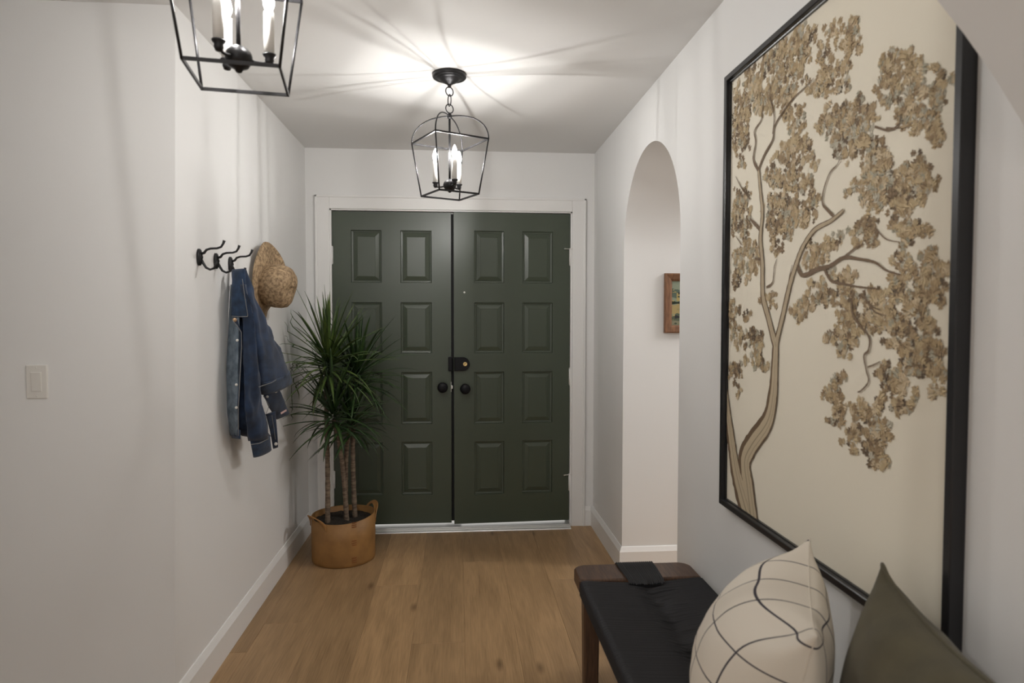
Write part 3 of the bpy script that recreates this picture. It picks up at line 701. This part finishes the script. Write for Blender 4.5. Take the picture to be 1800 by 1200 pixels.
def cp(a, b):
    p = pt(a, b, 0, XCv); return (p.y, p.z)
def clipok(y, z, e=.0): return A0+e < y < A1-e and B0+e < z < B1-e
def leaf(y, z, s, rot, col):
    lay[0] += 1; x = XCv-.0002-.0000004*lay[0]
    k = ((0, .02), (.12, .05), (.22, .34), (.34, .36), (.40, .10), (.50, .13), (.58, .46), (.70, .44), (.74, .14), (.82, .16), (.92, .18), (1.0, .03))
    cr, sr = math.cos(rot), math.sin(rot); L_ = []; R_ = []
    for t, w_ in k:
        for s_, o in ((1, L_), (-1, R_)):
            u = (t-.5+(.10 if w_ > .3 else 0))*s; v = s_*w_*s*rnd.uniform(.75, 1.1)
            o.append((x, min(max(y+u*cr-v*sr, A0), A1), min(max(z+u*sr+v*cr, B0), B1)))
    for i in range(len(k)-1):
        f = 1.0+.30*(i/(len(k)-1)-.5)
        polys.append(([L_[i], L_[i+1], R_[i+1], R_[i]], tuple(min(1, c_*f) for c_ in col)))
tanC = [(.58, .46, .285), (.53, .41, .25), (.48, .36, .215), (.63, .51, .345)]
midC = [(.41, .305, .185), (.35, .255, .155), (.46, .35, .22)]
drkC = [(.20, .145, .095), (.25, .18, .115), (.16, .12, .085)]
gryC = [(.47, .435, .34), (.41, .38, .29), (.54, .50, .40)]
rnd = random.Random(11)
def cluster(cx, cy, rx, ry, n, mix, zoom=None, s0=.030):
    if zoom == 'a': cx, cy, rx, ry = 1240+cx/2, cy/2, rx/2, ry/2
    if zoom == 'b': cx, cy, rx, ry = 1240+cx/2, 500+cy/2, rx/2, ry/2
    for i in range(n):
        r = math.sqrt(rnd.random()); t = rnd.uniform(0, 2*PI); a, b = cx+rx*r*math.cos(t), cy+ry*r*math.sin(t)
        y, z = cp(a, b)
        if not clipok(y, z, .006): continue
        q = rnd.random(); q *= sum(mix); pal = tanC if q < mix[0] else midC if q < mix[0]+mix[1] else drkC if q < sum(mix[:3]) else gryC
        c0 = rnd.choice(pal)
        # leaves radiate from the middle of the spray, tips down a little
        y0, z0 = cp(cx, cy); rot = math.atan2(z-z0-.01, y-y0)+rnd.uniform(-.9, .9)
        leaf(y, z, s0*rnd.uniform(.7, 1.25), rot, c0)
T = (.62, .28, .02, .08); Mx_ = (.42, .33, .15, .10); Dk = (.2, .4, .35, .05); G = (.36, .22, .08, .34)
def sprays(items):
    for layer in (0, 1):
        for cx, cy, rx, ry, n, mix, z in items:
            for j in range(max(2, int(n/((5.5, 10)[layer] if cx < 420 and z == 'a' else (9, 17)[layer])))):     # a foliage mass is made of many small sprays with gaps between them
                r = math.sqrt(rnd.random())*(.88 if layer == 0 else 1.0); t = rnd.uniform(0, 2*PI)
                m_ = (mix[0]*.35, mix[1]*1.1, mix[2]*1.8+.05, mix[3]) if layer == 0 else ((.78, .14, 0, .08) if r > .6 else (.45, .30, .10, .15))
                cluster(cx+rx*r*math.cos(t), cy+ry*r*math.sin(t), 11+cx*.012+rx*.07, 14+ry*.09, rnd.randint(4, 6), m_, z, .0245-.0060*(cx/850))
sprays([
 (250, 200, 110, 80, 240, Mx_, 'a'), (340, 130, 50, 60, 60, Mx_, 'a'), (140, 310, 55, 100, 120, Mx_, 'a'), (290, 300, 70, 80, 90, T, 'a'), (120, 470, 32, 110, 110, Dk, 'a'),
 (460, 150, 60, 80, 100, T, 'a'), (520, 130, 28, 80, 60, T, 'a'), (460, 270, 60, 60, 90, Mx_, 'a'), (400, 300, 40, 40, 40, T, 'a'),
 (310, 420, 45, 70, 50, T, 'a'), (200, 350, 60, 50, 60, T, 'a'),
 (330, 560, 60, 90, 120, Mx_, 'a'), (250, 600, 45, 55, 60, Mx_, 'a'), (265, 780, 60, 120, 170, Dk, 'a'), (350, 700, 50, 90, 80, Mx_, 'a'),
 (130, 740, 40, 110, 120, Dk, 'a'), (150, 900, 45, 80, 90, T, 'a'), (110, 950, 25, 70, 40, Dk, 'a'),
 (500, 440, 100, 90, 210, G, 'a'), (540, 360, 60, 60, 60, T, 'a'), (560, 520, 60, 60, 80, Dk, 'a'), (500, 500, 60, 60, 60, G, 'a'),
 (690, 240, 80, 75, 140, T, 'a'), (640, 310, 40, 50, 50, T, 'a'), (760, 350, 80, 80, 120, G, 'a'), (830, 300, 40, 70, 70, G, 'a'), (820, 460, 40, 60, 60, T, 'a'), (720, 430, 40, 50, 40, T, 'a'),
 (640, 650, 130, 100, 260, G, 'a'), (560, 650, 80, 60, 80, T, 'a'), (740, 590, 60, 60, 90, T, 'a'), (780, 660, 40, 60, 50, T, 'a'), (700, 760, 60, 60, 80, Mx_, 'a'), (570, 820, 60, 55, 90, Mx_, 'a'), (740, 820, 50, 50, 60, T, 'a'), (620, 550, 50, 50, 50, T, 'a'),
 (390, 890, 40, 50, 40, T, 'a'), (440, 840, 40, 40, 30, T, 'a'), (700, 920, 50, 40, 50, T, 'a'), (790, 930, 60, 60, 80, T, 'a'),
 (740, 1020, 110, 80, 220, Mx_, 'a'), (440, 1030, 90, 60, 120, Mx_, 'a'), (350, 1090, 40, 40, 40, T, 'a'), (560, 1080, 90, 60, 120, Mx_, 'a'), (620, 1120, 60, 50, 80, Dk, 'a'), (500, 960, 60, 30, 40, T, 'a'),
 (720, 160, 110, 90, 220, Mx_, 'b'), (760, 260, 80, 60, 110, Dk, 'b'), (820, 330, 30, 60, 40, T, 'b'), (480, 200, 50, 60, 80, Mx_, 'b'), (500, 150, 70, 50, 70, T, 'b'),
 (640, 330, 50, 60, 80, Mx_, 'b'), (690, 400, 50, 60, 80, T, 'b'), (630, 420, 30, 40, 30, T, 'b'), (460, 370, 40, 60, 70, T, 'b'), (460, 450, 30, 50, 50, Mx_, 'b'), (530, 440, 40, 40, 40, T, 'b'),
 (570, 490, 55, 55, 90, Mx_, 'b'), (520, 540, 35, 45, 50, T, 'b'), (600, 580, 38, 55, 70, Mx_, 'b'), (610, 620, 30, 25, 25, T, 'b'), (630, 510, 25, 40, 25, T, 'b'),
 (115, 120, 40, 80, 90, Mx_, 'b'), (160, 200, 45, 70, 100, Dk, 'b'), (190, 260, 25, 45, 40, Mx_, 'b'), (105, 300, 25, 80, 70, Dk, 'b'), (230, 50, 30, 30, 20, T, 'b')])
def limb(pts_, w0, w1, col, z='a', jag=.12, light=None):
    oy = 0 if z == 'a' else 500
    P_ = [cp(1240+a/2, oy+b/2) for a, b in pts_]
    # smooth
    Q = []
    for i in range(len(P_)-1):
        p0, p1, p2, p3 = P_[max(i-1, 0)], P_[i], P_[i+1], P_[min(i+2, len(P_)-1)]
        for s in range(8):
            t = s/8; Q.append(tuple(.5*(2*p1[k]+(p2[k]-p0[k])*t+(2*p0[k]-5*p1[k]+4*p2[k]-p3[k])*t*t+(3*p1[k]-p0[k]-3*p2[k]+p3[k])*t**3) for k in (0, 1)))
    Q.append(P_[-1]); n = len(Q)
    def strip(o0, o1, c, dx):
        lay[0] += 1; x = XCv-.0012-.0000004*lay[0]-dx; e0 = []; e1 = []
        for i, (y, z_) in enumerate(Q):
            a, b = Q[max(i-1, 0)], Q[min(i+1, n-1)]; d = (b[0]-a[0], b[1]-a[1]); l = math.hypot(*d) or 1; nx, nz = -d[1]/l, d[0]/l
            w_ = (w0+(w1-w0)*i/(n-1))*(1+jag*rnd.uniform(-1, 1))
            for e, o_ in ((e0, o0), (e1, o1)):
                e.append((x, min(max(y+nx*w_*o_, A0), A1), min(max(z_+nz*w_*o_, B0), B1)))
        for i in range(n-1): polys.append(([e0[i], e0[i+1], e1[i+1], e1[i]], c))
    strip(-.5, .5, col, 0)
    if light: strip(-.26, .42, light, .0001); strip(.02, .07, tuple(c_*.55 for c_ in light), .0002); strip(.24, .28, tuple(c_*.7 for c_ in light), .0002)
BK, LT, TW = (.16, .11, .07), (.52, .43, .30), (.19, .135, .09)
limb([(160, 850), (135, 760), (110, 660), (95, 560), (80, 440), (72, 350)], .105, .03, BK, 'b', .06, LT)
limb([(165, 850), (150, 720), (140, 620), (165, 560), (220, 480), (240, 390), (246, 300), (250, 210)], .105, .032, BK, 'b', .05, LT)
limb([(250, 220), (225, 120), (205, 40), (203, -80), (196, -160), (203, -250), (196, -330), (190, -400)], .030, .014, BK, 'b', .1, LT)
limb([(250, 210), (275, 110), (300, 0), (325, -80), (350, -140), (390, -195), (445, -225), (490, -262)], .026, .008, BK, 'b', .1, LT)
for q, a, b in (([(325, 925), (345, 967), (400, 945), (440, 935), (490, 905), (545, 910), (600, 922), (640, 950), (690, 965)], .014, .003),
                ([(420, 940), (445, 985), (500, 1000), (560, 1010), (620, 1015)], .009, .002), ([(455, 760), (430, 735), (416, 715), (418, 675), (440, 610), (470, 575), (480, 540)], .008, .002),
                ([(190, 600), (172, 560), (180, 500), (176, 460), (200, 420), (205, 370)], .010, .003), ([(190, 595), (210, 545), (240, 490), (248, 440), (300, 360), (350, 310), (385, 275)], .010, .002),
                ([(240, 470), (245, 410), (230, 330), (240, 280)], .006, .002), ([(200, 810), (180, 790), (160, 768)], .014, .007), ([(200, 910), (178, 908)], .010, .006), ([(218, 1010), (240, 990), (245, 940), (255, 910)], .007, .002),
                ([(600, 445), (650, 458), (685, 435), (690, 400)], .006, .002), ([(640, 450), (690, 450)], .004, .002), ([(490, 905), (520, 880), (560, 855)], .006, .002), ([(600, 800), (640, 840), (690, 850)], .004, .0015), ([(560, 1030), (580, 1070), (620, 1090)], .006, .002),
                ([(160, 700), (130, 660), (110, 620)], .006, .002), ([(130, 860), (110, 830)], .005, .002), ([(295, 1020), (300, 970), (310, 930)], .005, .002)):
    limb(q, a, b, TW, 'a', .15)
for q, a, b in (([(520, 50), (520, 95), (545, 140), (580, 185), (578, 230), (562, 250), (570, 300), (578, 340), (555, 370), (540, 378)], .007, .003), ([(575, 60), (600, 95), (640, 110)], .006, .002), ([(575, 290), (600, 280), (620, 270)], .004, .002)):
    limb(q, a, b, TW, 'b', .15)
M_print = attr_mat('printed_canvas', .75, .12, 600, .2)
ink_mesh('print', polys, M_print, art)
# ------------------------------------------------------------------ bench
BX0, BX1, BY0, BY1, BZ = .428, .862, .76, 2.420, .448
bn = thing('bench', ((BX0+BX1)/2, (BY0+BY1)/2, 0), 'dark walnut bench with a black woven cord seat against the wall', 'bench')
def slab(y0, y1, far):
    mb = MB(); r = .045; pr = []
    x0, x1 = BX0-.006, BX1; cs = [(x1-r, y1-r, 0), (x0+r, y1-r, PI/2)] if far else [(x0+r, y0+r, PI), (x1-r, y0+r, 1.5*PI)]
    pr = []
    for cx, cy, a in cs:
        for i in range(9): t = a+PI/2*i/8; pr.append((cx+r*math.cos(t), cy+r*math.sin(t)))
    pr += [(x0, y0), (x1, y0)] if far else [(x1, y1), (x0, y1)]
    cxm, cym = (x0+x1)/2, (y0+y1)/2
    def rg(z, k): return [(cxm+(x-cxm)*(1-k/(x1-x0)*2), cym+(y-cym)*(1-k/(y1-y0)*2), z) for x, y in pr]
    mb.rings([rg(BZ-.046, .004), rg(BZ-.042, .0), rg(BZ-.006, 0), rg(BZ-.002, .0025), rg(BZ, .006)], True, True, 0, False)
    return mb.build('end_rail', M_walnut, bn)
slab(BY1-.145, BY1, True); slab(BY0, BY0+.145, False)
for x0 in (BX0+.004, BX1-.060):
    for y0 in (BY1-.19, BY0+.13):
        m = MB(); s = []
        for z, k in ((0, .022), (.004, .0235), (.36, .028), (BZ-.044, .028)):
            c = (x0+.028, y0+.03); s.append([(c[0]+k*a-(.0 if k > .027 else 0), c[1]+k*b, z) for a, b in ((-1, -.8), (-.8, -1), (.8, -1), (1, -.8), (1, .8), (.8, 1), (-.8, 1), (-1, .8))])
        m.rings(s, True, True, 0, False); m.build('leg', M_walnut_leg, bn)
for x in (BX0+.026, BX1-.026):
    m = MB(); m.rbox((x-.016, BY0+.14, BZ-.046), (x+.016, BY1-.14, BZ-.010), .008); m.build('side_rail', M_walnut, bn)
# cords: each cord is a ridge across the seat, wrapping both side rails
def woven():
    mb = MB(); rnd = random.Random(3); y0, y1 = BY0+.146, BY1-.146; pitch = .0078; n = int((y1-y0)/pitch)
    prof = []
    W = BX1-BX0; r = .016
    prof.append((0, BZ-.052, -1, 0)); prof.append((0, BZ-.03, -1, 0))
    for i in range(6): t = PI-PI/2*i/5; prof.append((r+r*math.cos(t), BZ-r+r*math.sin(t), math.cos(t), math.sin(t)))
    k = 36
    for i in range(1, k): prof.append((r+(W-2*r)*i/k, BZ, 0, 1))
    for i in range(6): t = PI/2-PI/2*i/5; prof.append((W-r+r*math.cos(t), BZ-r+r*math.sin(t), math.cos(t), math.sin(t)))
    prof.append((W, BZ-.03, 1, 0)); prof.append((W, BZ-.052, 1, 0))
    rings = []
    for c in range(n):
        dip = rnd.uniform(.3, 1.0)*(1.0 if 6 < c < n-6 else .4); sl_ = rnd.uniform(-1, 1)*.0015; jit = rnd.uniform(-.012, .012); hh = rnd.uniform(0, .0022)+.0035*max(0, mnoise.noise(Vector((c*.55, .3, .7))))
        dr = rnd.uniform(0, .006)
        for a in range(4):
            ph = a/4; rad = .0056*math.sin(PI*(ph*.88+.06)); y = y0+(c+ph)*pitch; line = []
            for x, z, nx, nz in prof:
                u = (x/W-.5)*2; top_ = 1 if nz > .7 else 0
                sag = (.012*(1-u*u)+(.004+.015*dip)*math.exp(-((x-W*.52-jit)/.032)**2)+1.6*dr*math.exp(-((x-W*.62)/.05)**2))*top_
                yy = y+top_*(sl_*math.sin(u*PI)+.006*dip*math.exp(-((x-W*.52)/.045)**2))
                e = rad-(hh if top_ else 0)
                line.append(Vector((BX0+x+nx*e, yy, z+nz*e-sag)))
            rings.append(line)
    mb.rings(rings, False, False); return mb.build('woven_seat', M_cord, bn)
woven()
def wrap(far):
    mb = MB(); rnd = random.Random(4); x0, x1 = .585, .727; pitch = .0078; n = int((x1-x0)/pitch); s = 1 if far else -1
    ye = BY1 if far else BY0; rings = []
    path = [(.18, BZ-.006), (.16, BZ+.001), (.13, BZ+.0025), (.06, BZ+.003), (.008, BZ+.003), (.0, BZ+.001), (-.0035, BZ-.005), (-.004, BZ-.03), (-.003, BZ-.05)]
    for c in range(n):
        jit = rnd.uniform(-.0012, .0012); ext = .010*math.sin(PI*(c+.5)/n)+rnd.uniform(0, .008)
        for a in range(4):
            ph = a/4; rad = .0058*math.sin(PI*(ph*.88+.06)); line = []
            for q, (d, z) in enumerate(path):
                xc = x0+(c+ph)*pitch; k = 1-.10*max(0, (d-.05)/.13); xc = (x0+x1)/2+(xc-(x0+x1)/2)*k+jit*(1 if q < 4 else .4)
                dd = d+(ext if q < 2 else 0)
                line.append(Vector((xc, ye-s*(dd-(rad if d < .004 else 0)), z+(rad if d >= .004 else 0))))
            rings.append(line)
    mb.rings(rings, False, False); return mb.build('cord_wrap', M_cord, bn)
wrap(True); wrap(False)
# ------------------------------------------------------------------ pillows
def pillow(name, c, e, up, w_, h_, T_, m, label, seed, dents=(), back=1.0, ear=.012, pipe=.0022, pw=.36, cf=.6):
    e = Vector(e).normalized(); up = Vector(up); up = (up-e*up.dot(e)).normalized(); nn = e.cross(up); front = 1 if nn.x < 0 else -1
    root = thing(name, c, label, 'pillow'); c = Vector(c); N = 44; mb = MB(); uvl = []
    def surf(u, v, s):
        ed = (1-u*u)*(1-v*v); prof_ = max(0, ed)**pw*(1-cf*abs(u*v)**3)
        x = u*(w_/2)*(1-.085*(1-v*v)*abs(u)); y = v*(h_/2)*(1-.085*(1-u*u)*abs(v))
        p3 = Vector((u*2.2+seed, v*2.2, s*3)); wn = .5*mnoise.noise(p3*1.0)+.3*mnoise.noise(p3*2.3)
        # radiating gathers near the corners and the top edge
        g = math.sin(9*math.atan2(v-1.9, u)+seed)*.012*max(0, v)*prof_ + .012*wn*prof_
        d = (T_/2*prof_*(1-.10*v)+g*.6)*(1 if s == front else back)
        if abs(u) > .86 and abs(v) > .86:
            q_ = ear*((abs(u)-.86)/.14)*((abs(v)-.86)/.14); x += math.copysign(q_*.8, u); y += math.copysign(q_, v)
        for (du, dv, dr_, dd, side) in dents:
            if side == s: d -= dd*math.exp(-((u-du)**2+(v-dv)**2)/dr_**2)*prof_**.5
        return c+e*x+up*y+nn*(s*max(d, .0008))
    for s in (1, -1):
        n0 = len(mb.v)
        for j in range(N+1):
            for i in range(N+1):
                u = math.sin(PI/2*(2*i/N-1)); v = math.sin(PI/2*(2*j/N-1)); mb.v.append(surf(u, v, s))
        for j in range(N):
            for i in range(N):
                a = n0+j*(N+1)+i; q = (a, a+1, a+N+2, a+N+1)
                if s < 0: q = q[::-1]
                mb.face(q)
    o = mb.build('cover', m, root); ul = o.data.uv_layers.new(name='UVMap')
    for p in o.data.polygons:
        for li in p.loop_indices:
            vi = o.data.loops[li].vertex_index % ((N+1)**2); i, j = vi % (N+1), vi//(N+1)
            ul.data[li].uv = (.5+.5*math.sin(PI/2*(2*i/N-1)), .5+.5*math.sin(PI/2*(2*j/N-1)))
    sm_ = MB(); path = []
    for a, b in (((-1, -1), (1, -1)), ((1, -1), (1, 1)), ((1, 1), (-1, 1)), ((-1, 1), (-1, -1))):
        for i in range(14):
            t = math.sin(PI/2*(2*i/14-1))*.5+.5; path.append(surf(a[0]+(b[0]-a[0])*t, a[1]+(b[1]-a[1])*t, 0))
    sm_.tube(path, pipe, 6, closed=True); sm_.build('seam_piping', m, root)
    return root
def lean_pillow(name, A, B, lean, h_, T_, back, m, label, seed, dents=(), ear=.012, pipe=.0022, pw=.36, cf=.6):
    A, B = Vector(A), Vector(B); e = B-A; w_ = e.length; up = Vector(lean); up = (up-e.normalized()*up.dot(e.normalized())).normalized()
    return pillow(name, (A+B)/2-up*(h_/2), e, up, w_, h_, T_, m, label, seed, dents, back, ear, pipe, pw, cf)
lean_pillow('cream_pillow', (.783, 1.415, .864), (.598, 1.055, .832), (.20, -.06, 1), .385, .37, .40, M_cream, 'cream pillow with a dark windowpane check leaning on the bench', 1.3, ((.74, .92, .20, .06, 1), (.5, 1, .2, .02, -1)), .010, .0012)
lean_pillow('olive_pillow', (.803, 1.182, .889), (.712, .775, .879), (.09, 0, 1), .405, .21, .60, M_olive, 'plain olive green pillow leaning on the wall behind the cream one', 4.1, (), .012, .0042, .36, .35)
